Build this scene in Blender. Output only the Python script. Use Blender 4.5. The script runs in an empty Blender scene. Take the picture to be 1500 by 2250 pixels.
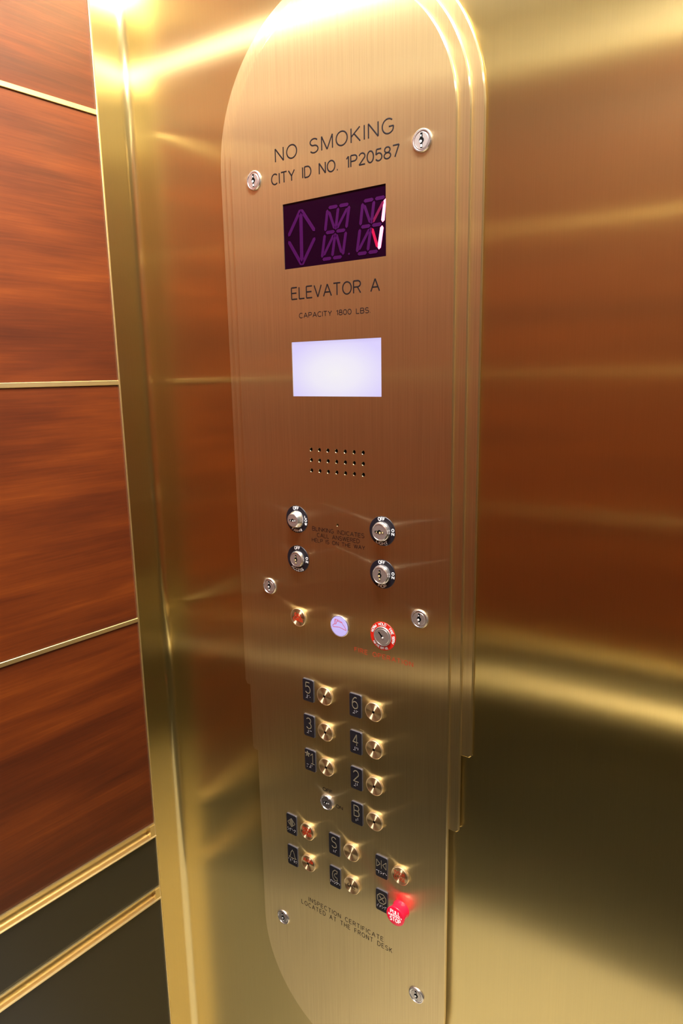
import bpy, bmesh, math, random
from mathutils import Vector, Matrix
random.seed(4)
SC = bpy.context.scene
COL = SC.collection
PI = math.pi

# ------------------------------------------------------------------ camera
# World: x runs along the front wall (0 = middle of the control panel), y = 0 is the
# face of the control panel (positive goes into the wall), z = 0 is the floor.
Z0 = 1.5
F_PX = 1501.35
cam_d = bpy.data.cameras.new('camera')
cam = bpy.data.objects.new('camera', cam_d)
COL.objects.link(cam)
cam_d.sensor_fit = 'HORIZONTAL'
cam_d.sensor_width = 36.0
cam_d.lens = 36.0 * F_PX / 1500.0
cam_d.clip_start = 0.01
yaw, pitch, roll = math.radians(35.9995), math.radians(11.4522), math.radians(-1.0482)
fwd = Vector((-math.sin(yaw) * math.cos(pitch), math.cos(yaw) * math.cos(pitch), -math.sin(pitch)))
rgt = Vector((math.cos(yaw), math.sin(yaw), 0))
upv = rgt.cross(fwd)
r2 = rgt * math.cos(roll) + upv * math.sin(roll)
u2 = -rgt * math.sin(roll) + upv * math.cos(roll)
M = Matrix((r2, u2, -fwd)).transposed().to_4x4()
M.translation = Vector((0.47815, -0.65, Z0 + 0.1359))
cam.matrix_world = M
SC.camera = cam

# ------------------------------------------------------------------ world, exposure
world = bpy.data.worlds.new('world')
SC.world = world
world.use_nodes = True
world.node_tree.nodes['Background'].inputs[0].default_value = (0.02, 0.018, 0.015, 1)
world.node_tree.nodes['Background'].inputs[1].default_value = 1.0
SC.view_settings.view_transform = 'Standard'
SC.view_settings.look = 'None'
SC.view_settings.exposure = 0.22
SC.view_settings.gamma = 1.0
SC.view_settings.use_curve_mapping = False
LAMP_POWER = 350.0                     # emission strength of the ceiling downlights
LAMPS = [(0.02, -0.24, 0.074), (0.30, -0.24, 0.074), (0.384, -0.842, 0.052)]   # x, y, lens radius
CEIL = 2.46
REAR = -1.06
RIGHT = 1.45
WALL_Y = 0.012                        # flat of the brass front wall

# ------------------------------------------------------------------ materials
def new_mat(name):
    m = bpy.data.materials.new(name)
    m.use_nodes = True
    nt = m.node_tree
    return m, nt, nt.nodes['Principled BSDF']

def lk(nt, a, b):
    nt.links.new(a, b)

def coords(nt, scale, kind='Object'):
    tc = nt.nodes.new('ShaderNodeTexCoord')
    mp = nt.nodes.new('ShaderNodeMapping')
    mp.inputs['Scale'].default_value = scale
    lk(nt, tc.outputs[kind], mp.inputs['Vector'])
    return mp.outputs['Vector']

def noise(nt, vec, scale=1.0, detail=3.0, rough=0.55, dist=0.0):
    n = nt.nodes.new('ShaderNodeTexNoise')
    n.inputs['Scale'].default_value = scale
    n.inputs['Detail'].default_value = detail
    n.inputs['Roughness'].default_value = rough
    n.inputs['Distortion'].default_value = dist
    lk(nt, vec, n.inputs['Vector'])
    return n.outputs['Fac']

def ramp(nt, fac, stops):
    r = nt.nodes.new('ShaderNodeValToRGB')
    while len(r.color_ramp.elements) < len(stops):
        r.color_ramp.elements.new(0.5)
    for e, (p, c) in zip(r.color_ramp.elements, stops):
        e.position = p
        e.color = (c[0], c[1], c[2], 1)
    lk(nt, fac, r.inputs['Fac'])
    return r.outputs['Color']

def maprange(nt, fac, a, b, lo=0.0, hi=1.0):
    n = nt.nodes.new('ShaderNodeMapRange')
    n.inputs['From Min'].default_value = lo
    n.inputs['From Max'].default_value = hi
    n.inputs['To Min'].default_value = a
    n.inputs['To Max'].default_value = b
    lk(nt, fac, n.inputs['Value'])
    return n.outputs['Result']

def lobes(nt, color, tangent, specs):
    """stack of stretched glossy lobes: (width along the tangent, width across it, weight)"""
    acc, wsum = None, 0.0
    for ax, ay, w in specs:
        g = nt.nodes.new('ShaderNodeBsdfAnisotropic')
        g.distribution = 'MULTI_GGX'
        g.inputs['Roughness'].default_value = (ax * ay) ** 0.25
        g.inputs['Anisotropy'].default_value = -(1 - (ay / ax) ** 0.5)
        if isinstance(color, tuple):
            g.inputs['Color'].default_value = (*color, 1)
        else:
            lk(nt, color, g.inputs['Color'])
        lk(nt, tangent, g.inputs['Tangent'])
        wsum += w
        if acc is None:
            acc = g.outputs[0]
        else:
            mx = nt.nodes.new('ShaderNodeMixShader')
            mx.inputs[0].default_value = w / wsum
            lk(nt, acc, mx.inputs[1]); lk(nt, g.outputs[0], mx.inputs[2])
            acc = mx.outputs[0]
    lk(nt, acc, nt.nodes['Material Output'].inputs['Surface'])

def brushed(name, col, specs, streak=0.05, fine=900.0):
    """vertically brushed metal: reflections smear sideways, across the brush lines"""
    m, nt, b = new_mat(name)
    nt.nodes.remove(b)
    ge = nt.nodes.new('ShaderNodeNewGeometry')
    t = nt.nodes.new('ShaderNodeVectorMath')
    t.operation = 'CROSS_PRODUCT'
    t.inputs[1].default_value = (0, 0, 1)
    lk(nt, ge.outputs['Normal'], t.inputs[0])
    f = noise(nt, coords(nt, (fine, fine, 7)), 1.0, 4.0, 0.65)
    lo = tuple(c * (1 - streak) for c in col)
    hi = tuple(min(1, c * (1 + streak)) for c in col)
    lobes(nt, ramp(nt, f, [(0.3, lo), (0.7, hi)]), t.outputs[0], specs)
    return m

def turned(name, col, specs):
    """lathe-turned face: circular scratches, so reflections smear along the radius"""
    m, nt, b = new_mat(name)
    nt.nodes.remove(b)
    tc = nt.nodes.new('ShaderNodeTexCoord')
    vm = nt.nodes.new('ShaderNodeVectorMath')
    vm.operation = 'MULTIPLY'
    vm.inputs[1].default_value = (1, 0, 1)
    lk(nt, tc.outputs['Object'], vm.inputs[0])
    vn = nt.nodes.new('ShaderNodeVectorMath')
    vn.operation = 'NORMALIZE'
    lk(nt, vm.outputs[0], vn.inputs[0])
    lobes(nt, col, vn.outputs[0], specs)
    return m

def plain(name, col, rough=0.5, metal=0.0, emit=None, strength=0.0, coat=0.0, spec=0.5):
    m, nt, b = new_mat(name)
    b.inputs['Base Color'].default_value = (*col, 1)
    b.inputs['Roughness'].default_value = rough
    b.inputs['Metallic'].default_value = metal
    b.inputs['Coat Weight'].default_value = coat
    b.inputs['Specular IOR Level'].default_value = spec
    if emit:
        b.inputs['Emission Color'].default_value = (*emit, 1)
        b.inputs['Emission Strength'].default_value = strength
    return m

def mahogany(name, offset):
    m, nt, b = new_mat(name)
    tc = nt.nodes.new('ShaderNodeTexCoord')
    mp = nt.nodes.new('ShaderNodeMapping')
    mp.inputs['Location'].default_value = offset
    mp.inputs['Scale'].default_value = (1.6, 1.6, 13)
    lk(nt, tc.outputs['Object'], mp.inputs['Vector'])
    band = noise(nt, mp.outputs['Vector'], 1.6, 3.0, 0.5, 0.3)
    mp2 = nt.nodes.new('ShaderNodeMapping')
    mp2.inputs['Location'].default_value = offset
    mp2.inputs['Scale'].default_value = (14, 14, 420)
    lk(nt, tc.outputs['Object'], mp2.inputs['Vector'])
    fine = noise(nt, mp2.outputs['Vector'], 1.0, 3.0, 0.6)
    mp3 = nt.nodes.new('ShaderNodeMapping')
    mp3.inputs['Location'].default_value = offset
    mp3.inputs['Scale'].default_value = (4, 4, 70)
    lk(nt, tc.outputs['Object'], mp3.inputs['Vector'])
    mid = noise(nt, mp3.outputs['Vector'], 1.0, 4.0, 0.6, 0.5)
    a = nt.nodes.new('ShaderNodeMath'); a.operation = 'MULTIPLY_ADD'
    lk(nt, fine, a.inputs[0]); a.inputs[1].default_value = 0.36; lk(nt, band, a.inputs[2])
    c = nt.nodes.new('ShaderNodeMath'); c.operation = 'MULTIPLY_ADD'
    lk(nt, mid, c.inputs[0]); c.inputs[1].default_value = 0.36; lk(nt, a.outputs[0], c.inputs[2])
    sc_ = nt.nodes.new('ShaderNodeMath'); sc_.operation = 'MULTIPLY'; sc_.inputs[1].default_value = 0.8
    lk(nt, c.outputs[0], sc_.inputs[0])
    col = ramp(nt, sc_.outputs[0], [(0.48, (0.050, 0.0074, 0.0012)), (0.65, (0.080, 0.0132, 0.0017)),
                                    (0.78, (0.114, 0.0205, 0.0022)), (0.92, (0.158, 0.0320, 0.0032))])
    lk(nt, col, b.inputs['Base Color'])
    b.inputs['Roughness'].default_value = 0.45
    b.inputs['Specular IOR Level'].default_value = 0.30
    b.inputs['Coat Weight'].default_value = 0.12
    b.inputs['Coat Roughness'].default_value = 0.22
    bp = nt.nodes.new('ShaderNodeBump')
    bp.inputs['Strength'].default_value = 0.05
    bp.inputs['Distance'].default_value = 0.001
    lk(nt, fine, bp.inputs['Height']); lk(nt, bp.outputs[0], b.inputs['Normal'])
    return m

MAT = {}
MAT['wall_brass'] = brushed('brushed_brass_wall', (0.84, 0.69, 0.34), [(0.09, 0.010, 0.62), (0.75, 0.010, 0.35), (0.70, 0.30, 0.03)], 0.025)
MAT['panel_bronze'] = brushed('brushed_bronze_panel', (0.95, 0.77, 0.45), [(0.18, 0.014, 0.48), (0.85, 0.012, 0.38), (0.90, 0.30, 0.14)], 0.085, 800.0)
MAT['polished_brass'] = plain('polished_brass', (0.86, 0.66, 0.34), 0.22, 1.0)
MAT['rail_brass'] = plain('rail_brass', (1.0, 0.88, 0.60), 0.30, 0.45)
MAT['trim_brass'] = plain('satin_brass_trim', (0.86, 0.70, 0.38), 0.38, 1.0)
MAT['turned_brass'] = turned('turned_brass', (0.90, 0.69, 0.42), [(0.75, 0.035, 0.80), (0.70, 0.25, 0.20)])
MAT['side_brass'] = plain('button_side_brass', (0.95, 0.78, 0.50), 0.42, 1.0)
MAT['chrome'] = plain('nickel', (0.84, 0.81, 0.81), 0.22, 0.92)
MAT['wafer_nickel'] = plain('wafer_nickel', (0.95, 0.93, 0.92), 0.35, 0.25)
MAT['satin_nickel'] = plain('satin_nickel', (0.68, 0.63, 0.61), 0.34, 0.85)
MAT['key_brass'] = plain('keyway_brass', (0.95, 0.78, 0.40), 0.3, 0.30)
MAT['black'] = plain('black_plastic', (0.010, 0.009, 0.014), 0.35)
MAT['tag_edge'] = plain('tag_edge', (0.15, 0.145, 0.17), 0.35, 0.6)
MAT['tag_face'] = plain('tag_face', (0.012, 0.011, 0.017), 0.40)
MAT['tag_mark'] = plain('tag_mark', (0.44, 0.40, 0.29), 0.35, 0.7)
MAT['braille'] = plain('braille_dot', (0.50, 0.48, 0.50), 0.3, 0.6)
MAT['ink'] = plain('engraving_fill', (0.006, 0.004, 0.005), 0.5, spec=0.2)
MAT['ink_bronze'] = plain('engraving_worn_fill', (0.022, 0.012, 0.005), 0.5, spec=0.3)
MAT['red_ink'] = plain('red_fill', (0.52, 0.040, 0.010), 0.7, spec=0.15)
MAT['white_ink'] = plain('white_print', (0.90, 0.90, 0.92), 0.4)
MAT['lit_white'] = plain('lit_white_print', (0.9, 0.9, 0.9), 0.4, emit=(1.0, 0.86, 0.90), strength=0.45)
MAT['red_ring'] = plain('red_ring', (0.66, 0.018, 0.008), 0.35)
MAT['red_cap'] = plain('red_lit_cap', (0.80, 0.012, 0.040), 0.22, 0.0, (1.0, 0.012, 0.07), 0.26, coat=0.4)
MAT['hole'] = plain('dark_hole', (0.003, 0.003, 0.003), 0.9, spec=0.05)
MAT['laminate'] = plain('black_laminate', (0.016, 0.013, 0.008), 0.30)
MAT['display_glass'] = plain('display_window', (0.006, 0.0005, 0.005), 0.08, spec=0.15)
MAT['seg_off'] = plain('unlit_segment', (0.026, 0.0008, 0.030), 0.45, spec=0.15, emit=(0.10, 0.0, 0.11), strength=0.12)  # unlit strokes given a faint purple emission in place of reflected colour
MAT['seg_on'] = plain('lit_segment', (0.9, 0.1, 0.2), 0.4, emit=(1.0, 0.20, 0.34), strength=2.6)
MAT['seg_spill_dim'] = plain('segment_faint_spill', (0.05, 0.001, 0.02), 0.35, emit=(0.35, 0.0, 0.06), strength=0.30)  # weak light spill from the lit strokes, put into an unlit neighbour
MAT['seg_spill'] = plain('segment_red_spill', (0.1, 0.001, 0.02), 0.35, emit=(1.0, 0.0, 0.06), strength=0.45)  # red bleed of the lit strokes, imitated by emission on an unlit diagonal
MAT['hat_disc'] = plain('lit_lavender_disc', (0.30, 0.27, 0.50), 0.3, emit=(0.56, 0.48, 0.95), strength=0.46)
MAT['lamp'] = plain('lamp_lens', (1, 1, 1), 0.5, emit=(1.0, 0.975, 0.94), strength=LAMP_POWER)
MAT['ceiling'] = plain('ceiling_paint', (0.60, 0.57, 0.51), 0.6)
MAT['lamp_trim'] = plain('lamp_trim', (0.8, 0.78, 0.72), 0.3, 1.0)
WOODS = [mahogany('mahogany_%d' % i, (i * 3.1, i * 1.7, i * 2.3)) for i in range(5)]

# white message screen: backlit panel, a little bluer towards its rim
m, nt, b = new_mat('backlit_screen')
tc = nt.nodes.new('ShaderNodeTexCoord')
mp = nt.nodes.new('ShaderNodeMapping')
mp.inputs['Location'].default_value = (-0.5, -0.5, -0.42)
lk(nt, tc.outputs['Generated'], mp.inputs['Vector'])
vm = nt.nodes.new('ShaderNodeVectorMath'); vm.operation = 'MULTIPLY'
vm.inputs[1].default_value = (1.7, 0, 1.6)
lk(nt, mp.outputs['Vector'], vm.inputs[0])
vl = nt.nodes.new('ShaderNodeVectorMath'); vl.operation = 'LENGTH'
lk(nt, vm.outputs[0], vl.inputs[0])
lk(nt, ramp(nt, vl.outputs['Value'], [(0.0, (0.78, 0.76, 0.80)), (0.45, (0.74, 0.71, 0.82)), (1.0, (0.60, 0.54, 0.86))]),
   b.inputs['Emission Color'])
b.inputs['Emission Strength'].default_value = 0.93
b.inputs['Base Color'].default_value = (0.02, 0.02, 0.02, 1)
b.inputs['Roughness'].default_value = 0.5
MAT['screen'] = m

# pale speckled floor tile
m, nt, b = new_mat('floor_stone')
f = noise(nt, coords(nt, (120, 120, 120)), 1.0, 4.0, 0.7)
lk(nt, ramp(nt, f, [(0.3, (0.74, 0.68, 0.54)), (0.7, (0.86, 0.80, 0.66))]), b.inputs['Base Color'])
b.inputs['Roughness'].default_value = 0.4
MAT['floor'] = m

# ------------------------------------------------------------------ mesh helpers
def finish(name, me, mat, parent=None, loc=(0, 0, 0), sharp=28):
    me.materials.clear()
    me.materials.append(MAT[mat] if isinstance(mat, str) else mat)
    for p in me.polygons:
        p.use_smooth = True
    me.set_sharp_from_angle(angle=math.radians(sharp))
    o = bpy.data.objects.new(name, me)
    COL.objects.link(o)
    o.location = loc
    o.parent = parent
    return o

def obj(name, bm, mat, parent=None, loc=(0, 0, 0), sharp=28):
    bmesh.ops.recalc_face_normals(bm, faces=bm.faces[:])
    me = bpy.data.meshes.new(name)
    bm.to_mesh(me)
    bm.free()
    return finish(name, me, mat, parent, loc, sharp)

def tag(o, label=None, cat=None, group=None, kind=None):
    if label: o['label'] = label
    if cat: o['category'] = cat
    if group: o['group'] = group
    if kind: o['kind'] = kind
    return o

def empty(name, loc=(0, 0, 0), parent=None):
    o = bpy.data.objects.new(name, None)
    COL.objects.link(o)
    o.location = loc
    o.empty_display_size = 0.02
    o.parent = parent
    return o

def add_box(bm, x0, x1, y0, y1, z0, z1, bev=0.0):
    r = bmesh.ops.create_cube(bm, size=1.0)
    vs = r['verts']
    for v in vs:
        v.co = Vector(((x0 + x1) / 2 + v.co.x * (x1 - x0), (y0 + y1) / 2 + v.co.y * (y1 - y0), (z0 + z1) / 2 + v.co.z * (z1 - z0)))
    if bev:
        es = list({e for v in vs for e in v.link_edges})
        bmesh.ops.bevel(bm, geom=es, offset=bev, segments=1, affect='EDGES', profile=0.5)

def lathe(profile, n=48):
    """profile (radius, height towards the viewer = -y), revolved about the y axis"""
    bm = bmesh.new()
    rings = []
    for r, h in profile:
        if r < 1e-7:
            rings.append([bm.verts.new((0, -h, 0))])
        else:
            rings.append([bm.verts.new((r * math.cos(2 * PI * i / n), -h, r * math.sin(2 * PI * i / n))) for i in range(n)])
    for a, b in zip(rings, rings[1:]):
        for i in range(n):
            j = (i + 1) % n
            if len(a) == 1 and len(b) == 1: continue
            if len(a) == 1: bm.faces.new((a[0], b[i], b[j]))
            elif len(b) == 1: bm.faces.new((a[i], a[j], b[0]))
            else: bm.faces.new((a[i], a[j], b[j], b[i]))
    return bm

def curve_mesh(name, splines, cyclic=True, extrude=0.0, bevel=0.0, bev_res=0, dims='2D', offset=0.0):
    """splines in panel coordinates (x, z); returns a mesh turned so that its front looks along -y"""
    cu = bpy.data.curves.new(name, 'CURVE')
    cu.dimensions = dims
    if dims == '2D':
        cu.fill_mode = 'BOTH'
    cu.extrude = extrude
    cu.bevel_depth = bevel
    cu.bevel_resolution = bev_res
    cu.offset = offset
    if dims == '3D':
        cu.use_fill_caps = True
    for pts in splines:
        cyc = cyclic
        sp = cu.splines.new('POLY')
        sp.points.add(len(pts) - 1)
        for p, q in zip(sp.points, pts):
            p.co = (q[0], q[1], 0, 1)
        sp.use_cyclic_u = cyc
    o = bpy.data.objects.new('tmp', cu)
    COL.objects.link(o)
    dg = bpy.context.evaluated_depsgraph_get()
    me = bpy.data.meshes.new_from_object(o.evaluated_get(dg))
    bpy.data.objects.remove(o)
    bpy.data.curves.remove(cu)
    me.name = name
    return me

def to_panel(me, y, flat=1.0, dx=0.0, dz=0.0):
    for v in me.vertices:
        x_, z_, d = v.co.x, v.co.y, v.co.z
        v.co = (x_ + dx, y - d * flat, z_ + dz)
    me.update()
    return me

def plate(name, outlines, y_front, thick, mat, parent, bev=0.0, loc=(0, 0, 0)):
    """flat plate with holes; the front lies at y_front"""
    me = curve_mesh(name, outlines, True, max(thick / 2 - bev, 1e-5), bev, 0, '2D', -bev)
    to_panel(me, y_front + thick / 2)
    return finish(name, me, mat, parent, loc, 30)

def split_corners(lines, limit=32):
    """cut pen strokes at sharp corners so that every run keeps its full width"""
    out = []
    for l in lines:
        run = [l[0]]
        for i in range(1, len(l)):
            run.append(l[i])
            if i < len(l) - 1:
                a1 = math.atan2(l[i][1] - l[i - 1][1], l[i][0] - l[i - 1][0])
                a2 = math.atan2(l[i + 1][1] - l[i][1], l[i + 1][0] - l[i][0])
                d = abs((a2 - a1 + PI) % (2 * PI) - PI)
                if d > math.radians(limit):
                    out.append(run)
                    run = [l[i]]
        out.append(run)
    return out

def strokes(name, lines, width, mat, parent, y=0.0, proud=0.25, loc=(0, 0, 0), cyclic=False):
    lines = split_corners(lines)
    me = curve_mesh(name, lines, cyclic, 0.0, width / 2, 1, '3D')
    to_panel(me, y, proud)
    return finish(name, me, mat, parent, loc, 60)

def arc(cx, cy, rx, ry, a0, a1, n=10):
    return [(cx + rx * math.cos(math.radians(a0 + (a1 - a0) * i / n)), cy + ry * math.sin(math.radians(a0 + (a1 - a0) * i / n))) for i in range(n + 1)]

def circle(cx, cy, r, n=24):
    return [(cx + r * math.cos(2 * PI * i / n), cy + r * math.sin(2 * PI * i / n)) for i in range(n)]

def rect(x0, x1, z0, z1):
    return [(x0, z0), (x1, z0), (x1, z1), (x0, z1)]

def rrect(w, h, r, n=6):
    p = []
    for cx, cy, a in ((w / 2 - r, h / 2 - r, 0), (-w / 2 + r, h / 2 - r, 90), (-w / 2 + r, -h / 2 + r, 180), (w / 2 - r, -h / 2 + r, 270)):
        p += arc(cx, cy, r, r, a, a + 90, n)
    return p

# ------------------------------------------------------------------ single-stroke lettering (height 1)
G = {}
G['A'] = (.74, [[(0, 0), (.37, 1), (.74, 0)], [(.13, .34), (.61, .34)]])
G['B'] = (.62, [[(0, 0), (0, 1), (.36, 1)] + arc(.36, .76, .23, .24, 90, -90, 8) + [(0, .52)], [(.36, .52)] + arc(.36, .26, .26, .26, 90, -90, 8) + [(0, 0)]])
G['C'] = (.68, [arc(.38, .5, .38, .5, 48, 312, 18)])
G['D'] = (.68, [[(0, 0), (0, 1), (.28, 1)] + arc(.28, .5, .40, .5, 90, -90, 12) + [(0, 0)]])
G['E'] = (.56, [[(.56, 0), (0, 0), (0, 1), (.56, 1)], [(0, .52), (.50, .52)]])
G['F'] = (.54, [[(0, 0), (0, 1), (.54, 1)], [(0, .52), (.46, .52)]])
G['G'] = (.74, [arc(.38, .5, .38, .5, 48, 325, 18) + [(.72, .46), (.42, .46)]])
G['H'] = (.62, [[(0, 0), (0, 1)], [(.62, 0), (.62, 1)], [(0, .52), (.62, .52)]])
G['I'] = (.02, [[(.01, 0), (.01, 1)]])
G['K'] = (.62, [[(0, 0), (0, 1)], [(.60, 1), (0, .40)], [(.20, .60), (.62, 0)]])
G['L'] = (.52, [[(0, 1), (0, 0), (.52, 0)]])
G['M'] = (.78, [[(0, 0), (0, 1), (.39, .0), (.78, 1), (.78, 0)]])
G['N'] = (.64, [[(0, 0), (0, 1), (.64, 0), (.64, 1)]])
G['O'] = (.78, [arc(.39, .5, .39, .5, 90, 450, 24)])
G['P'] = (.60, [[(0, 0), (0, 1), (.34, 1)] + arc(.34, .74, .26, .26, 90, -90, 8) + [(0, .48)]])
G['R'] = (.62, [[(0, 0), (0, 1), (.36, 1)] + arc(.36, .75, .25, .25, 90, -90, 8) + [(0, .50)], [(.34, .50), (.62, 0)]])
G['S'] = (.60, [arc(.30, .75, .28, .25, 30, 250, 12) + arc(.30, .25, .30, .27, 75, -150, 12)])
G['T'] = (.64, [[(0, 1), (.64, 1)], [(.32, 1), (.32, 0)]])
G['U'] = (.64, [[(0, 1), (0, .32)] + arc(.32, .32, .32, .32, 180, 360, 12) + [(.64, 1)]])
G['V'] = (.68, [[(0, 1), (.34, 0), (.68, 1)]])
G['W'] = (.92, [[(0, 1), (.23, 0), (.46, 1), (.69, 0), (.92, 1)]])
G['X'] = (.64, [[(0, 0), (.64, 1)], [(0, 1), (.64, 0)]])
G['Y'] = (.66, [[(0, 1), (.33, .46), (.66, 1)], [(.33, .46), (.33, 0)]])
G['0'] = (.60, [arc(.30, .5, .30, .5, 90, 450, 20)])
G['1'] = (.22, [[(0, .78), (.20, 1), (.20, 0)]])
G['2'] = (.58, [arc(.29, .72, .28, .28, 165, -25, 10) + [(.0, 0), (.58, 0)]])
G['3'] = (.58, [arc(.28, .75, .26, .25, 150, -80, 10), arc(.28, .27, .30, .27, 85, -150, 12)])
G['4'] = (.62, [[(.44, 0), (.44, 1), (0, .30), (.62, .30)]])
G['5'] = (.58, [[(.52, 1), (.08, 1), (.03, .54)] + arc(.28, .33, .30, .33, 130, -150, 14)])
G['6'] = (.60, [[(.50, .96), (.30, 1.0)] + arc(.42, .45, .42, .55, 110, 190, 8) + arc(.30, .31, .30, .31, 180, 540, 18)])
G['7'] = (.56, [[(0, 1), (.56, 1), (.18, 0)]])
G['8'] = (.60, [arc(.30, .76, .25, .24, 90, 450, 16), arc(.30, .26, .30, .26, 90, 450, 16)])
G['.'] = (.08, [[(0, .04), (.08, .04)]])
G['-'] = (.32, [[(0, .48), (.32, .48)]])

def text_lines(s, length, h, gap=0.26, space=0.48):
    nat = sum(space if c == ' ' else G[c][0] for c in s)
    k = (length / h - gap * (len(s) - 1)) / nat
    out, x = [], 0.0
    for c in s:
        if c == ' ':
            x += (space * k + gap) * h
            continue
        w, ls = G[c]
        for l in ls:
            out.append([(x + px * k * h, py * h) for px, py in l])
        x += (w * k + gap) * h
    return out

def text_at(parent, s, x0, x1, z0, h, width, mat, y=0.0, gap=0.26, name='engraved_lettering', label=None, loc=(0, 0, 0)):
    ls = [[(x0 + px, z0 + pz) for px, pz in l] for l in text_lines(s, x1 - x0, h, gap)]
    o = strokes(name, ls, width, mat, parent, y, 0.16, loc)
    if label: o['label'] = label
    return o

def arc_text(s, radius, mid_deg, span_deg, h, gap=0.22, bottom=False):
    """letters set round a ring; mid_deg measured anticlockwise from +x"""
    L = math.radians(span_deg) * (radius + (h / 2 if not bottom else -h / 2))
    out = []
    for l in text_lines(s, L, h, gap):
        q = []
        for px, pz in l:
            if bottom:
                a = math.radians(mid_deg - span_deg / 2) + px / L * math.radians(span_deg)
                r = radius - pz + h / 2
            else:
                a = math.radians(mid_deg + span_deg / 2) - px / L * math.radians(span_deg)
                r = radius + pz - h / 2
            q.append((r * math.cos(a), r * math.sin(a)))
        out.append(q)
    return out

# ================================================================== THE ROOM
# ---- front wall: brass sheet with a bent flange at the left corner
LX = -0.3508                      # left wall plane meets the front wall about here
PHI = math.radians(3.465)         # the side wall is splayed a little
P0 = Vector((LX, -0.038, 0))
DR = Vector((-math.sin(PHI), -math.cos(PHI), 0))   # along the left wall, towards the rear
NR = Vector((math.cos(PHI), -math.sin(PHI), 0))    # out of the left wall, into the car
DOOR_X0, DOOR_X1 = 0.62, 1.40

def sheet(profile, z0, z1):
    bm = bmesh.new()
    lo = [bm.verts.new((p[0], p[1], z0)) for p in profile]
    hi = [bm.verts.new((p[0], p[1], z1)) for p in profile]
    for i in range(len(profile) - 1):
        bm.faces.new((lo[i], lo[i + 1], hi[i + 1], hi[i]))
    return bm

R_B = 0.013
prof = [(P0.x + 0.003 * NR.x - 0.0035 + 0.0, P0.y), (P0.x + 0.003, P0.y)]
cx, cy = P0.x + 0.003 + R_B, WALL_Y - R_B
prof += [(cx - R_B * math.cos(math.radians(a)), cy + R_B * math.sin(math.radians(a))) for a in range(0, 91, 6)]
back = [(DOOR_X0, WALL_Y), (DOOR_X0, WALL_Y + 0.03), (P0.x - 0.004, WALL_Y + 0.03), prof[0]]
bm = sheet(prof + back, 0.0, CEIL)
wall_front = tag(obj('wall_front', bm, 'wall_brass', sharp=40), 'vertically brushed brass sheet wall carrying the control panel', kind='structure')

bm = bmesh.new(); add_box(bm, P0.x - 0.0008, P0.x + 0.0034, P0.y - 0.0022, P0.y + 0.0005, 0.0, CEIL, 0.0004)
o = obj('edge_strip', bm, 'trim_brass', wall_front)
o['label'] = 'thin bright brass edge where the brass wall meets the wood'

# ---- left wall: backing, wood panels, brass strips, black base panels and brass channels
LEN = 1.16
def lw_frame(o):
    o.matrix_world = Matrix.Translation(P0) @ Matrix.Rotation(-PHI, 4, 'Z')
    return o
# local frame of the left wall: x out of the wall, -y along it towards the rear
bm = bmesh.new()
add_box(bm, -0.06, -0.024, -LEN, 0.0, 0.0, CEIL)
wall_left = tag(obj('wall_left', bm, 'laminate'), kind='structure')
lw_frame(wall_left)
zt = {'s0': Z0 + 0.827, 's1': Z0 + 0.4793, 's2': Z0 + 0.1322, 's3': Z0 - 0.2200, 'r1': Z0 - 0.5677, 'r2': Z0 - 0.6835}
SH = 0.0064
RH1, RH2 = 0.0237, 0.0225

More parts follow.
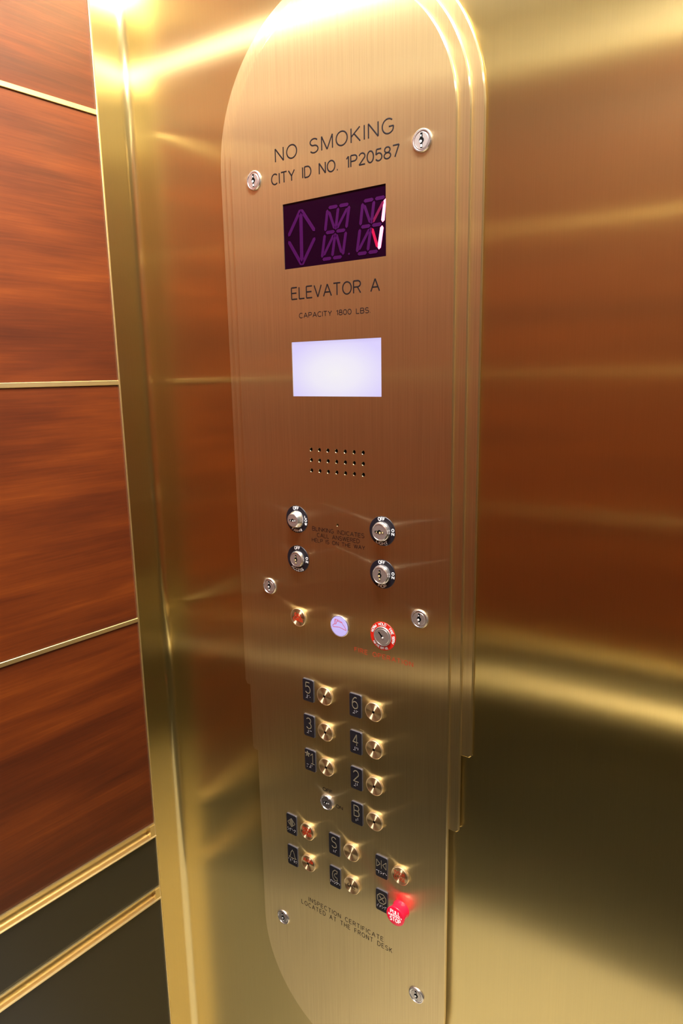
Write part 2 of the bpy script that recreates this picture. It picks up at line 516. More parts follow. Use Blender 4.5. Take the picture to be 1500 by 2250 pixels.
def clad(parent, y0, y1, rail=True, pick=0):
    """panels, strips and channels of one side wall, in the wall's local frame"""
    def panel(name, z0, z1, mat, label):
        bm = bmesh.new()
        add_box(bm, -0.024, 0.0, y0, y1, z0, z1, 0.0008)
        o = obj(name, bm, mat, parent)
        o['label'] = label
    zz = [CEIL, zt['s0'], zt['s1'], zt['s2'], zt['s3'], zt['r1']]
    names = ['below the ceiling', 'under the topmost brass strip', 'between the upper brass strips', 'between the lower brass strips', 'above the upper brass channel']
    for i in range(5):
        top = zz[i] - (SH if i else 0.0)
        if i == 0:
            panel('added_pale_panel', zz[1], top, 'ceiling', 'added cream reflector panel ' + names[0])  # unseen pale band, added to lighten the upper reflections in the brass
        else:
            panel('wood_panel', zz[i + 1], top, WOODS[(i + pick) % 5], 'reddish mahogany panel ' + names[i])
    for k in ('s0', 's1', 's2', 's3'):
        bm = bmesh.new()
        add_box(bm, -0.024, 0.0022, y0, y1, zt[k] - SH, zt[k], 0.0005)
        obj('brass_strip', bm, 'trim_brass', parent)
    panel('black_panel', zt['r2'], zt['r1'] - RH1, 'laminate', 'narrow black laminate panel between the brass channels')
    panel('black_panel', 0.0, zt['r2'] - RH2, 'laminate', 'tall black laminate base panel')
    for k, h in (('r1', RH1), ('r2', RH2)):
        # recessed channel: top lip, back, rounded ledge
        z1, z0 = zt[k], zt[k] - h
        prof = [(-0.022, z1), (0.0025, z1), (0.0025, z1 - 0.0028), (-0.0080, z1 - 0.0028), (-0.0085, z0 + 0.0095)]
        prof += [(-0.0015 - 0.007 * math.cos(math.radians(a)), z0 + 0.0095 - 0.007 * math.sin(math.radians(a))) for a in (15, 30, 45, 60, 75, 90)]
        prof += [(0.0015, z0 + 0.0027), (0.0035, z0 + 0.0022), (0.0045, z0 + 0.0010), (0.0045, z0), (-0.022, z0)]
        bm = bmesh.new()
        a = [bm.verts.new((px, y0, pz)) for px, pz in prof]
        b_ = [bm.verts.new((px, y1, pz)) for px, pz in prof]
        n = len(prof)
        for i in range(n):
            j = (i + 1) % n
            bm.faces.new((a[i], a[j], b_[j], b_[i]))
        bm.faces.new(a); bm.faces.new(list(reversed(b_)))
        add_box(bm, -0.0085, 0.0030, y1 - 0.010, y1, z0 + 0.002, z1 - 0.0028)   # closed end
        o = obj('brass_channel', bm, 'trim_brass', parent, sharp=35)
        o['label'] = ('upper' if k == 'r1' else 'lower') + ' recessed brass channel with rounded ledge'

clad(wall_left, -LEN, -0.0005)

# ---- rear wall, right wall
bm = bmesh.new()
add_box(bm, -0.06, -0.024, -2.1, 0.06, 0.0, CEIL)
wall_back = tag(obj('wall_back', bm, 'laminate'), kind='structure')
wall_back.matrix_world = Matrix.Translation((-0.50, REAR, 0)) @ Matrix.Rotation(PI / 2, 4, 'Z')
clad(wall_back, -2.1, 0.06, pick=2)
bm = bmesh.new()
add_box(bm, -0.06, 0.0, 0.0, 1.3, 0.0, CEIL)
wall_right = tag(obj('wall_right', bm, plain('bronze_laminate', (0.030, 0.026, 0.012), 0.6, spec=0.2)), kind='structure')
wall_right.matrix_world = Matrix.Translation((RIGHT, 0.03, 0)) @ Matrix.Rotation(PI, 4, 'Z')

# ---- floor, ceiling, door
bm = bmesh.new(); add_box(bm, -0.6, 1.6, -1.25, 0.16, -0.05, 0.0)
tag(obj('floor', bm, 'floor'), kind='structure')
bm = bmesh.new(); add_box(bm, -0.6, 1.6, -1.25, 0.16, CEIL, CEIL + 0.05)
tag(obj('ceiling', bm, 'ceiling'), kind='structure')
bm = bmesh.new(); add_box(bm, DOOR_X0 - 0.05, DOOR_X1 + 0.08, 0.075, 0.10, 0.0, CEIL)
tag(obj('door_1', bm, 'wall_brass'), kind='structure')
bm = bmesh.new(); add_box(bm, DOOR_X0, DOOR_X0 + 0.004, WALL_Y - 0.001, 0.075, 0.0, CEIL)
tag(obj('trim_1', bm, 'trim_brass'), kind='structure')
bm = bmesh.new(); add_box(bm, DOOR_X1, RIGHT + 0.02, WALL_Y, 0.075, 0.0, CEIL)
tag(obj('trim_2', bm, 'wall_brass'), kind='structure')

# ---- handrail on the rear wall
hr = tag(empty('handrail', (0.45, REAR, Z0 - 0.688)), 'round brass handrail on the rear wall in front of a brass channel', 'handrail')
bm = bmesh.new()
rr = [[bm.verts.new((sx * 0.76, 0.058 + 0.024 * math.cos(2 * PI * i / 24), 0.024 * math.sin(2 * PI * i / 24))) for i in range(24)] for sx in (-1, 1)]
for i in range(24):
    bm.faces.new((rr[0][i], rr[0][(i + 1) % 24], rr[1][(i + 1) % 24], rr[1][i]))
bm.faces.new(rr[0]); bm.faces.new(list(reversed(rr[1])))
obj('rail_tube', bm, 'rail_brass', hr)
for sx in (-0.5, 0.5):
    bm = bmesh.new(); add_box(bm, sx - 0.012, sx + 0.012, 0.0, 0.041, -0.012, 0.012, 0.002)
    obj('bracket', bm, 'polished_brass', hr)

# ---- ceiling downlights
for i, (lx, ly, LAMP_R) in enumerate(LAMPS):
    t = tag(empty('ceiling_downlight', (lx, ly, CEIL)), ['round ceiling downlight straight above the bronze control panel', 'round ceiling downlight above the bare brass beside the control panel', 'small round ceiling downlight near the rear wall with the handrail'][i], 'downlight', 'downlights in the lift ceiling')
    bm = bmesh.new()
    n = 40
    pr = [(LAMP_R, 0.0), (LAMP_R, -0.010), (LAMP_R + 0.014, -0.008), (LAMP_R + 0.018, 0.0)]
    rings = [[bm.verts.new((r * math.cos(2 * PI * k / n), r * math.sin(2 * PI * k / n), z)) for k in range(n)] for r, z in pr]
    for a, b_ in zip(rings, rings[1:]):
        for k in range(n):
            bm.faces.new((a[k], a[(k + 1) % n], b_[(k + 1) % n], b_[k]))
    obj('trim_ring', bm, 'lamp_trim', t)
    bm = bmesh.new()
    bmesh.ops.create_circle(bm, cap_ends=True, segments=n, radius=LAMP_R)
    for v in bm.verts: v.co.z = -0.004
    o = obj('lens', bm, 'lamp', t)

# ================================================================== THE CONTROL PANEL
CP = tag(empty('control_panel', (0, 0, Z0)), 'tall stepped bronze lift control panel with rounded ends, buttons and key switches', 'control panel')
TC, BC = 0.380, -0.661      # centres of the top and bottom arcs

def top_arc(r, n=56):
    return arc(0, TC, r, r, 0, 180, n)

W_IN, W_MID, W_OUT = 0.1515, 0.1643, 0.1768
# outer and middle plates end in square steps
c = 0.003
back_out = top_arc(W_OUT) + [(-W_OUT, -0.296 + c), (-W_OUT + c, -0.296 - c), (-0.14, -0.2995), (0.14, -0.2995), (W_OUT - c, -0.299), (W_OUT, -0.299 + c)]
mid_out = top_arc(W_MID) + [(-W_MID, -0.395 + c), (-W_MID + c, -0.3965), (-0.14, -0.398), (0.14, -0.398), (W_MID - c, -0.398), (W_MID, -0.398 + c)]
face_out = top_arc(W_IN) + arc(0, BC, W_IN, 0.167, 180, 360, 56)
plate('back_plate', [back_out], 0.008, 0.004, 'panel_bronze', CP, 0.0012)['label'] = 'outermost bronze step plate'
plate('middle_plate', [mid_out], 0.004, 0.005, 'panel_bronze', CP, 0.0012)['label'] = 'middle bronze step plate'
DISP = (-0.0705, 0.0705, 0.2574, 0.3292)
SCRN = (-0.0637, 0.0637, 0.1098, 0.1737)
holes = [rect(*DISP), rect(*SCRN), circle(-0.0005, -0.0438, 0.0018, 16)]
for j in range(3):
    for i in range(7):
        holes.append(circle(-0.0381 + i * 0.0127, 0.0462 - j * 0.0128, 0.0024, 20))
# plate with a chamfered outer edge: built from a plain curve plate, outer rim bevelled only
me = curve_mesh('face_plate', [face_out] + holes, True, 0.0022, 0.0, 0, '2D')
to_panel(me, 0.0022)
bmf = bmesh.new(); bmf.from_mesh(me)
bmesh.ops.remove_doubles(bmf, verts=bmf.verts[:], dist=1e-6)
rim = []
for e in bmf.edges:
    a, b_ = e.verts[0].co, e.verts[1].co
    if abs(a.y) < 1e-6 and abs(b_.y) < 1e-6:
        on = True
        for q in (a, b_):
            d_top = abs(math.hypot(q.x, q.z - TC) - W_IN) < 2e-4 and q.z >= TC - 1e-4
            d_bot = abs(math.hypot(q.x / W_IN, (q.z - BC) / 0.167) - 1) < 1e-3 and q.z <= BC + 1e-4
            on = on and (d_top or d_bot)
        if on and len(e.link_faces) == 2 and any(abs(f_.normal.y) < 0.5 for f_ in e.link_faces):
            rim.append(e)
bmesh.ops.bevel(bmf, geom=rim, offset=0.0012, segments=1, affect='EDGES', profile=0.5)
obj('face_plate', bmf, 'panel_bronze', CP, sharp=30)['label'] = 'front bronze face plate with speaker holes'
bm = bmesh.new(); add_box(bm, -0.05, 0.05, 0.0017, 0.0040, 0.01, 0.06)  # dark box sunk into the plate, so its colour supplies the holes' shade
obj('speaker_hole_shade', bm, 'hole', CP)['label'] = 'dark insert standing in for the shade inside the speaker holes'
obj('indicator_lamp', lathe([(0, -0.0020), (0.0012, -0.0022), (0.0018, -0.0032)], 16), 'black', CP, (-0.0005, 0, -0.0438))['label'] = 'tiny dark indicator lamp above the blinking notice'

# ---- engraved lettering
def engrave(s, x0, x1, z0, h, w, mat='ink', gap=0.26):
    text_at(CP, s, x0, x1, z0, h, w, mat, -0.00002, gap, label='engraved words ' + s)
engrave('NO SMOKING', -0.0790, 0.0806, 0.3762, 0.0140, 0.0016, gap=0.36)
engrave('CITY ID NO. 1P20587', -0.0860, 0.0868, 0.3526, 0.0112, 0.0016, gap=0.24)
engrave('ELEVATOR A', -0.0612, 0.0620, 0.2228, 0.0130, 0.0016, gap=0.24)
engrave('CAPACITY 1800 LBS.', -0.0504, 0.0500, 0.2009, 0.0054, 0.0009, gap=0.30)
engrave('BLINKING INDICATES', -0.0394, 0.0382, -0.0548, 0.0049, 0.00070, 'ink', 0.26)
engrave('CALL ANSWERED', -0.0321, 0.0314, -0.0622, 0.0049, 0.00070, 'ink', 0.26)
engrave('HELP IS ON THE WAY', -0.0404, 0.0391, -0.0692, 0.0046, 0.00070, 'ink', 0.26)
engrave('FIRE OPERATION', 0.0220, 0.1047, -0.2010, 0.0055, 0.00072, 'red_ink', 0.42)
engrave('INSPECTION CERTIFICATE', -0.0640, 0.0612, -0.5997, 0.0064, 0.00095, 'ink_bronze', 0.36)
engrave('LOCATED AT THE FRONT DESK', -0.0774, 0.0745, -0.6098, 0.0066, 0.00095, 'ink_bronze', 0.36)
engrave('OFF', -0.0335, -0.0180, -0.4125, 0.0044, 0.00085)
engrave('ON', -0.0118, -0.0012, -0.4300, 0.0044, 0.00085)

# ---- floor display: dark window, unlit segments, lit figure 1
bm = bmesh.new(); add_box(bm, DISP[0] - 0.001, DISP[1] + 0.001, 0.0008, 0.0040, DISP[2] - 0.001, DISP[3] + 0.001)
fd = obj('floor_display', bm, 'display_glass', CP)
fd['label'] = 'dark red floor indicator window showing a lit 1'
def seg(a, b_, w, lit=False, tip=0.5, mat=None):
    ax, az = a; bx_, bz = b_
    dx, dz = bx_ - ax, bz - az
    L = math.hypot(dx, dz); dx /= L; dz /= L
    nx, nz = -dz, dx
    t = w * tip
    pts = [(ax, az), (ax + dx * t + nx * w / 2, az + dz * t + nz * w / 2), (bx_ - dx * t + nx * w / 2, bz - dz * t + nz * w / 2), (bx_, bz),
           (bx_ - dx * t - nx * w / 2, bz - dz * t - nz * w / 2), (ax + dx * t - nx * w / 2, az + dz * t - nz * w / 2)]
    pts = [(min(px, DISP[1] - 0.0001), pz) for px, pz in pts]
    bm = bmesh.new()
    f_ = [bm.verts.new((px, 0.00055, pz)) for px, pz in pts]
    g_ = [bm.verts.new((px, 0.00085, pz)) for px, pz in pts]
    bm.faces.new(f_); bm.faces.new(list(reversed(g_)))
    for i in range(6):
        bm.faces.new((f_[i], f_[(i + 1) % 6], g_[(i + 1) % 6], g_[i]))
    obj('lit_segment' if lit else 'unlit_segment', bm, mat or ('seg_on' if lit else 'seg_off'), fd)
def lerp(p, q, t): return (p[0] + (q[0] - p[0]) * t, p[1] + (q[1] - p[1]) * t)
def digit(TL, TR, MR, BR, BL, ML, lit=()):
    TM, MM, BM = lerp(TL, TR, .5), lerp(ML, MR, .5), lerp(BL, BR, .5)
    S = {'a1': (TL, TM), 'a2': (TM, TR), 'b': (TR, MR), 'c': (MR, BR), 'd1': (BL, BM), 'd2': (BM, BR), 'e': (BL, ML), 'f': (ML, TL),
         'g1': (ML, MM), 'g2': (MM, MR), 'h': (TM, MM), 'l': (MM, BM)}
    for k, (p, q) in S.items():
        seg(lerp(p, q, .06), lerp(p, q, .94), 0.0042 if k in lit else 0.0036, k in lit)
    for p, q in ((TL, MM), (TR, MM), (BL, MM), (BR, MM)):
        seg(lerp(p, q, .14), lerp(p, q, .90), 0.0032, mat={TR: 'seg_spill_dim', BR: 'seg_spill'}.get(p) if lit else None)
digit((-.0059, .3164), (.0236, .3162), (.0187, .2904), (.0134, .2630), (-.0157, .2630), (-.0103, .2908))
digit((.0413, .3162), (.0702, .3164), (.0658, .2904), (.0608, .2636), (.0325, .2636), (.0374, .2906), ('b', 'c'))
seg((.0207, .2650), (.0234, .2650), 0.0026)
seg((-.0443, .3185), (-.0448, .2612), 0.0048)
seg((-.0443, .3205), (-.0638, .2935), 0.0040); seg((-.0443, .3205), (-.0246, .2945), 0.0040)
seg((-.0448, .2598), (-.0640, .2885), 0.0040); seg((-.0448, .2598), (-.0246, .2880), 0.0040)

# ---- white message screen
bm = bmesh.new(); add_box(bm, SCRN[0] - 0.001, SCRN[1] + 0.001, 0.0010, 0.0040, SCRN[2] - 0.001, SCRN[3] + 0.001)
obj('message_screen', bm, 'screen', CP)['label'] = 'blank glowing white message screen'

# ---- locks
def keyway(parent, r, y, rot=0.0, mat='key_brass', simple=False):
    """slot with a round middle: dark cut-out and a few bright wafers inside"""
    def R(p):
        a = math.radians(rot)
        return (p[0] * math.cos(a) - p[1] * math.sin(a), p[0] * math.sin(a) + p[1] * math.cos(a))
    w = r * 0.11
    if simple:
        out = [(-w * .7, r * .72), (w * .7, r * .72), (w * .9, r * .10)] + arc(0, -r * .06, r * .20, r * .20, 60, -240, 14) + [(-w * .9, r * .10)]
    else:
        out = [(-w, r * .62), (w, r * .62), (w, r * .22)] + arc(0, 0, r * .25, r * .25, 55, -55, 8) + [(w, -r * .24), (w, -r * .62), (-w, -r * .62), (-w, -r * .24)] + arc(0, 0, r * .25, r * .25, 235, 125, 8)
    o = plate('keyway', [[R(p) for p in out]], y - 0.00012, 0.0006, 'hole', parent)
    o['label'] = 'dark keyhole'
    wf = []
    if simple:
        wf.append([R(p) for p in arc(0, -r * .14, r * .15, r * .12, 0, 360, 12)[:-1]])
    else:
        wf.append([R(p) for p in arc(-r * .07, -r * .08, r * .13, r * .12, 0, 360, 12)[:-1]])
        wf.append([R(p) for p in ((-w * .7, -r * .55), (w * .8, -r * .55), (w * .6, -r * .34), (-w * .7, -r * .34))])
        wf.append([R(p) for p in ((-w * .8, r * .32), (w * .1, r * .30), (w * .1, r * .46), (-w * .8, r * .44))])
    o = plate('wafers', wf, y - 0.00035, 0.0004, mat, parent)
    o['label'] = 'bright key wafers'

LOCKS = [(0.1137, 0.3618, 'right of the city number', 0), (-0.1130, 0.3620, 'left of the city number', 0), (-0.1140, -0.1399, 'left of the access key switch', 0),
         (0.1136, -0.1400, 'right of the fire service switch', 0), (-0.1132, -0.6510, 'left of the inspection notice', 8), (0.1118, -0.6525, 'below the emergency stop button', 4)]
for x_, z_, where, rot in LOCKS:
    R = 0.0112
    body = obj('key_lock', lathe([(0, 0.0014), (R * .80, 0.0014), (R * .84, 0.0022), (R * .92, 0.0021), (R, 0.0010), (R, -0.0005)], 48), 'chrome', CP, (x_, 0, z_), sharp=40)
    body['label'] = 'round nickel cam lock ' + where
    obj('plug', lathe([(0, 0.0019), (R * .66, 0.0019), (R * .72, 0.0013)], 40), 'satin_nickel', body)
    keyway(body, R, -0.0019, rot, 'wafer_nickel')

# ---- key switches with lettered rings
def ring_text(parent, items, mat='white_ink', y=-0.0008, width=0.0008):
    ls = []
    for kind, s, a1, a2, h, rad in items:
        if kind == 'arc': ls += arc_text(s, rad, a1, a2, h)
        elif kind == 'bottom': ls += arc_text(s, rad, a1, a2, h, bottom=True)
        elif kind == 'stack':      # upright letters one under the other
            zz = a1
            for ch in s:
                w_ = 0.0030
                for l in text_lines(ch, w_, h, 0.0):
                    ls.append([(rad - w_ / 2 + px, zz + pz) for px, pz in l])
                zz -= h * 1.45
        elif kind == 'flat':
            for l in text_lines(s, a2, h, 0.20):
                ls.append([(a1 + px, rad + pz) for px, pz in l])
    o = strokes('ring_lettering', ls, width, mat, parent, y, 0.2)
    o['label'] = 'printed words ' + ' '.join(i[1] for i in items)

SW = [(-0.0637, -0.0434, 'FAN-HI', 'LOW', 'fan', 90, 'wafer_nickel', 'cone'), (-0.0637, -0.0950, 'ACCESS', 'ON', 'access', 0, 'key_brass', 'short'),
      (0.0637, -0.0434, 'LIGHT', 'ON', 'light', 90, 'key_brass', 'tall'), (0.0637, -0.0950, 'INDP', 'ON', 'independent service', 0, 'key_brass', 'tall')]
for x_, z_, word, on, what, rot, wm, shape in SW:
    R = 0.0176
    ring = obj('key_switch', lathe([(0, 0.0006), (R - 0.0004, 0.0006), (R, 0.0002), (R, -0.0003)], 56), 'black', CP, (x_, 0, z_), sharp=40)
    ring['label'] = 'black ringed key switch marked ' + word
    if shape == 'cone':
        pf = [(0.0116, 0.0), (0.0113, 0.0015), (0.0086, 0.0085), (0.0082, 0.0088), (0, 0.0088)]
        fr, fy = 0.0078, 0.0089
    elif shape == 'short':
        pf = [(0.0108, 0.0), (0.0106, 0.0025), (0.0094, 0.0050), (0.0086, 0.0050), (0.0085, 0.0046), (0, 0.0046)]
        fr, fy = 0.0084, 0.0048
    else:
        pf = [(0.0116, 0.0), (0.0112, 0.0035), (0.0106, 0.0040), (0.0102, 0.0064), (0.0095, 0.0068), (0.0091, 0.0063), (0, 0.0063)]
        fr, fy = 0.0090, 0.0065
    obj('lock_cylinder', lathe(pf, 48), 'chrome', ring, sharp=35)['label'] = 'nickel lock cylinder'
    obj('plug', lathe([(0, 0), (fr, 0), (fr, -0.0006)], 40), 'satin_nickel', ring, (0, -fy, 0))
    keyway(ring, fr * 1.12, -fy, rot, wm)
    items = [('arc', 'OFF', 93, 34, 0.0036, 0.0145), ('bottom', word, 270 if word != 'ACCESS' else 265, {'FAN-HI': 62, 'ACCESS': 76, 'LIGHT': 62, 'INDP': 44}[word], 0.0034, 0.0146)]
    items.append(('stack', on, 0.0010 if on == 'ON' else 0.0028, 0, 0.0031, 0.0147))
    ring_text(ring, items, width=0.0009)

# ---- fire service switch
R = 0.0178
fs = obj('fire_service_switch', lathe([(0, 0.0006), (R - 0.0004, 0.0006), (R, 0.0002), (R, -0.0003)], 56), 'red_ring', CP, (0.0637, 0, -0.1720), sharp=40)
fs['label'] = 'red ringed fire service key switch'
obj('lock_cylinder', lathe([(0.0122, 0.0), (0.0122, 0.0016), (0.0118, 0.0022), (0.0106, 0.0022), (0.0102, 0.0016), (0, 0.0016)], 48), 'satin_nickel', fs, sharp=35)
obj('plug', lathe([(0, 0.0024), (0.0094, 0.0024), (0.0100, 0.0019), (0.0100, 0.0010)], 40), 'satin_nickel', fs, sharp=35)
keyway(fs, 0.0098, -0.0024, 42, 'wafer_nickel', simple=True)
ring_text(fs, [('arc', 'NORM', 148, 40, 0.0030, 0.0151), ('arc', 'HOLD', 92, 40, 0.0030, 0.0151), ('arc', 'FIRE SERV', 12, 74, 0.0030, 0.0151),
               ('bottom', 'FOR FIRE DEPT USE', 256, 84, 0.0024, 0.0150)], width=0.00075)

# ---- fire helmet indicator
hb = obj('fire_indicator', lathe([(0.0142, -0.0003), (0.0142, 0.0012), (0.0137, 0.0018), (0.0131, 0.0016), (0.0130, 0.0010), (0, 0.0010)], 48), 'chrome', CP, (0.0003, 0, -0.1723), sharp=35)
hb['label'] = 'round lavender lit indicator with a red fire helmet outline'
obj('lit_disc', lathe([(0, 0.0017), (0.0122, 0.0016), (0.0130, 0.0011)], 48), 'hat_disc', hb)['label'] = 'glowing lavender disc'
H = [[(-.0062, .0083), (-.0075, .0017), (-.0098, -.0001), (-.0094, -.0022), (-.0060, -.0018), (.0007, -.0011), (.0060, -.0024), (.0106, -.0035), (.0104, -.0022), (.0080, .0012), (.0053, .0037), (.0045, .0055), (.0031, .0064), (-.0010, .0078), (-.0021, .0079), (-.0033, .0060), (-.0048, .0022), (-.0075, .0017)],
     [(-.0062, .0083), (-.0042, .0082), (-.0021, .0079)], [(-.0062, .0083), (-.0048, .0022)], [(-.0033, .0060), (-.0008, .0063), (.0020, .0055), (.0045, .0055)]]
strokes('helmet_outline', H, 0.00055, 'red_ring', hb, -0.0017, 0.2)['label'] = 'red fire helmet outline'

# ---- push buttons
def turned_button(x_, z_, label, dot=False, words=(), ink='red_ink', group=None):
    R, h = 0.0124, 0.0038
    o = obj('push_button', lathe([(R, -0.0004), (R, h - 0.0007), (R - 0.0006, h - 0.0001), (R - 0.0012, h - 0.0003)], 56), 'side_brass', CP, (x_, 0, z_), sharp=35)
    o['label'] = label
    obj('turned_face', lathe([(0, h - 0.0003), (R - 0.0008, h - 0.0003), (R - 0.0008, h - 0.0010)], 56), 'turned_brass', o)
    if dot:
        obj('center_hole', lathe([(0, h - 0.00015), (0.0017, h - 0.00015), (0.0018, h - 0.0006)], 20), 'hole', o)
    for s, x0, x1, z0, hh, w in words:
        text_at(o, s, x0, x1, z0, hh, w, ink, -(h - 0.0003), 0.22, 'button_lettering', 'printed word ' + s)
    return o

ROWS = [-0.2727, -0.3235, -0.3742, -0.4245]
FL = [(-0.0245, ROWS[0], '5'), (0.0512, ROWS[0], '6'), (-0.0245, ROWS[1], '3'), (0.0512, ROWS[1], '4'), (-0.0245, ROWS[2], '1'), (0.0512, ROWS[2], '2'), (0.0508, ROWS[3], 'B')]
for x_, z_, s in FL:
    turned_button(x_, z_, 'turned brass floor button beside the plate reading ' + s, dot=True)
turned_button(-0.0645, -0.1733, 'turned brass button with red lettering below the access switch', words=[('CALL', -0.0050, 0.0050, 0.0008, 0.0046, 0.0016), ('CANCEL', -0.0072, 0.0082, -0.0048, 0.0044, 0.0014)])
turned_button(-0.0608, -0.4856, 'turned brass button with red lettering beside the diamond plate', words=[('DOOR', -0.0072, 0.0070, 0.0010, 0.0050, 0.0014), ('OPEN', -0.0072, 0.0070, -0.0058, 0.0050, 0.0014)])
turned_button(-0.0606, -0.5354, 'turned brass button with red lettering beside the bell plate', dot=True, words=[('ALARM', -0.0080, 0.0080, 0.0022, 0.0050, 0.0012)])
turned_button(0.0135, -0.4858, 'plain turned brass button beside the S plate')
turned_button(0.0135, -0.5356, 'turned brass button with dark word CALL', words=[('CALL', -0.0058, 0.0062, -0.0026, 0.0048, 0.0009)], ink='ink')
turned_button(0.0886, -0.4858, 'turned brass button with red words DOOR CLOSE', words=[('DOOR', -0.0072, 0.0072, 0.0006, 0.0050, 0.0009), ('CLOSE', -0.0080, 0.0080, -0.0060, 0.0050, 0.0009)])

# ---- small off/on key switch among the floor buttons
ks = obj('key_switch', lathe([(0.0108, -0.0004), (0.0108, 0.0030), (0.0100, 0.0042), (0.0092, 0.0042), (0.0088, 0.0034), (0.0080, 0.0032), (0, 0.0032)], 48), 'chrome', CP, (-0.0252, 0, -0.4265), sharp=35)
ks['label'] = 'small nickel key switch marked OFF and ON'
obj('plug', lathe([(0, 0.0036), (0.0076, 0.0036), (0.0080, 0.0031)], 40), plain('dark_nickel', (0.30, 0.27, 0.27), 0.3, 0.8), ks)
keyway(ks, 0.0084, -0.0037, 90, 'wafer_nickel')

# ---- emergency stop
prof = [(0.0120, -0.0004), (0.0120, 0.0010), (0.0113, 0.0020), (0.0111, 0.0045), (0.0113, 0.0075), (0.0121, 0.0110), (0.0129, 0.0132), (0.0131, 0.0141), (0.0127, 0.0148), (0.0118, 0.0150), (0, 0.0150)]
es = obj('emergency_stop_button', lathe(prof, 56), 'red_cap', CP, (0.0886, 0, -0.5362), sharp=50)
es['label'] = 'glowing red mushroom button reading PULL EMERGENCY STOP'
for s, x0, x1, z0, hh, w in (('PULL', -0.0068, 0.0068, 0.0030, 0.0052, 0.00105), ('EMERGENCY', -0.0098, 0.0098, -0.0007, 0.0024, 0.00055), ('STOP', -0.0074, 0.0078, -0.0075, 0.0052, 0.00105)):
    text_at(es, s, x0, x1, z0, hh, w, 'lit_white', -0.0150, 0.24, 'button_lettering', 'printed word ' + s)

# ---- raised plates with numerals, symbols and braille
BR = {'a': (1,), 'b': (1, 2), 'c': (1, 4), 'd': (1, 4, 5), 'e': (1, 5), 'f': (1, 2, 4), 'h': (1, 2, 5), 'l': (1, 2, 3), 'm': (1, 3, 4), 'n': (1, 3, 4, 5), 'i': (2, 4),
      'o': (1, 3, 5), 'p': (1, 2, 3, 4), 'r': (1, 2, 3, 5), 's': (2, 3, 4), 't': (2, 3, 4, 5), '#': (3, 4, 5, 6), ';': (5, 6)}
def braille(parent, cells, x0, z0, p, adv):
    bm = bmesh.new()
    for i, ch in enumerate(cells):
        for d in BR.get(ch, ()):
            cx_ = x0 + i * adv + (p if d > 3 else 0)
            cz_ = z0 - ((d - 1) % 3) * p
            r = bmesh.ops.create_icosphere(bm, subdivisions=1, radius=0.00058)
            for v in r['verts']:
                v.co = Vector((cx_ + v.co.x, -0.0022 + v.co.y * 0.7, cz_ + v.co.z))
    o = obj('braille_dots', bm, 'braille', parent, sharp=80)
    o['kind'] = 'stuff'

def raised_plate(x_, z_, what, marks, cells, width=0.0013, fill=None, bz=-0.0068):
    w, h = 0.0186, 0.0315
    t = plate('braille_plate', [rrect(w, h, 0.0026)], -0.0019, 0.0021, 'tag_edge', CP, 0.0003, (x_, 0, z_))
    t['label'] = 'black braille plate with raised ' + what
    plate('plate_face', [rrect(w - 0.0012, h - 0.0012, 0.0022)], -0.0021, 0.0004, 'tag_face', t)
    strokes('raised_mark', marks, width, 'tag_mark', t, -0.0022, 0.5)['label'] = 'raised ' + what
    if fill:
        plate('raised_fill', fill, -0.0025, 0.0004, 'tag_mark', t)
    p, adv = {2: (0.0019, 0.0046), 3: (0.0017, 0.0042), 4: (0.0016, 0.0039), 5: (0.0014, 0.0034)}[len(cells)]
    braille(t, cells, -((len(cells) - 1) * adv + p) / 2, bz, p, adv)

def num(s, x0=-0.0044, z0=-0.0040, hh=0.0152, w=0.0080):
    return [[(x0 + px, z0 + pz) for px, pz in l] for l in text_lines(s, w, hh, 0.0)]
TX = {'a': -0.0897, 'b': -0.0524, 'c': -0.0148, 'd': 0.0232, 'e': 0.0604}
raised_plate(TX['b'], ROWS[0], 'numeral 5', num('5'), '#e')
raised_plate(TX['d'], ROWS[0], 'numeral 6', num('6'), '#f')
raised_plate(TX['b'], ROWS[1], 'numeral 3', num('3'), '#c')
raised_plate(TX['d'], ROWS[1], 'numeral 4', num('4'), '#d')
star = []
for i in range(10):
    rr = 0.0042 if i % 2 == 0 else 0.0016
    star.append((-0.0042 + rr * math.cos(PI / 2 + i * PI / 5), 0.0085 + rr * math.sin(PI / 2 + i * PI / 5)))
one = [[(0.0010, 0.0075), (0.0045, 0.0112), (0.0045, -0.0040)], [(0.0018, -0.0040), (0.0072, -0.0040)]]
raised_plate(TX['b'], ROWS[2], 'star and numeral 1', one + [star + [star[0]]], 'm#a', width=0.0011, fill=[star])
raised_plate(TX['d'], ROWS[2], 'numeral 2', num('2'), '#b')
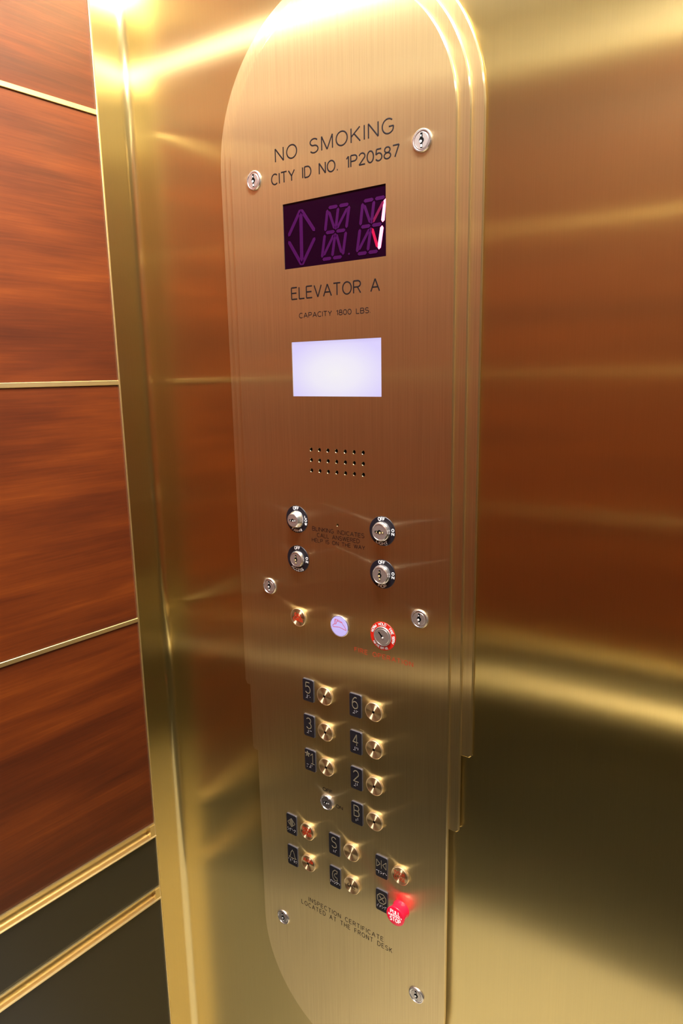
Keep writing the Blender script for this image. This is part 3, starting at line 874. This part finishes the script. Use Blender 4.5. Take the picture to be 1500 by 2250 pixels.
raised_plate(TX['d'], ROWS[3], 'letter B', num('B'), ';b')
D1, D2 = -0.4868, -0.5368
dia = [(0, 0.0098), (0.0066, 0.0030), (0, -0.0036), (-0.0066, 0.0030), (0, 0.0098)]
raised_plate(TX['a'], D1, 'diamond', [dia], 'open', width=0.0008, fill=[[(-0.0030, 0.0066), (0, 0.0096), (0.0030, 0.0066), (0.0030, -0.0006), (0, -0.0034), (-0.0030, -0.0006)]])
bell = [[(-0.0066, -0.0036), (-0.0040, -0.0006), (-0.0030, 0.0046), (-0.0012, 0.0078), (0.0012, 0.0078), (0.0030, 0.0046), (0.0040, -0.0006), (0.0066, -0.0036), (-0.0066, -0.0036)],
        [(0, 0.0078), (0, 0.0098)], [(-0.0020, -0.0044), (0.0020, -0.0044)]]
raised_plate(TX['a'], D2, 'bell', bell, 'alarm', width=0.0010)
raised_plate(TX['c'], D1, 'letter S', num('S'), ';s')
phone = [[(0.0040, 0.0108), (0.0000, 0.0112), (-0.0032, 0.0080), (-0.0044, 0.0030), (-0.0034, -0.0020), (-0.0004, -0.0048), (0.0042, -0.0042), (0.0036, 0.0002), (0.0008, 0.0004), (-0.0012, 0.0030), (0.0006, 0.0062), (0.0034, 0.0066), (0.0040, 0.0108)]]
raised_plate(TX['c'], D2, 'telephone handset', phone, 'phone', width=0.0009)
close = [[(-0.0072, 0.0092), (-0.0072, -0.0010), (-0.0020, 0.0040), (-0.0072, 0.0092)], [(0.0072, 0.0092), (0.0072, -0.0010), (0.0020, 0.0040), (0.0072, 0.0092)], [(0, 0.0100), (0, -0.0018)]]
raised_plate(TX['e'], D1, 'facing triangles', close, 'close', width=0.0009)
octo = [(0.0070 * math.cos(PI / 8 + i * PI / 4), 0.0032 + 0.0074 * math.sin(PI / 8 + i * PI / 4)) for i in range(9)]
raised_plate(TX['e'], D2, 'octagon with a cross', [octo, [(-0.0034, 0.0066), (0.0034, -0.0002)], [(-0.0034, -0.0002), (0.0034, 0.0066)]], 'stop', width=0.0013)
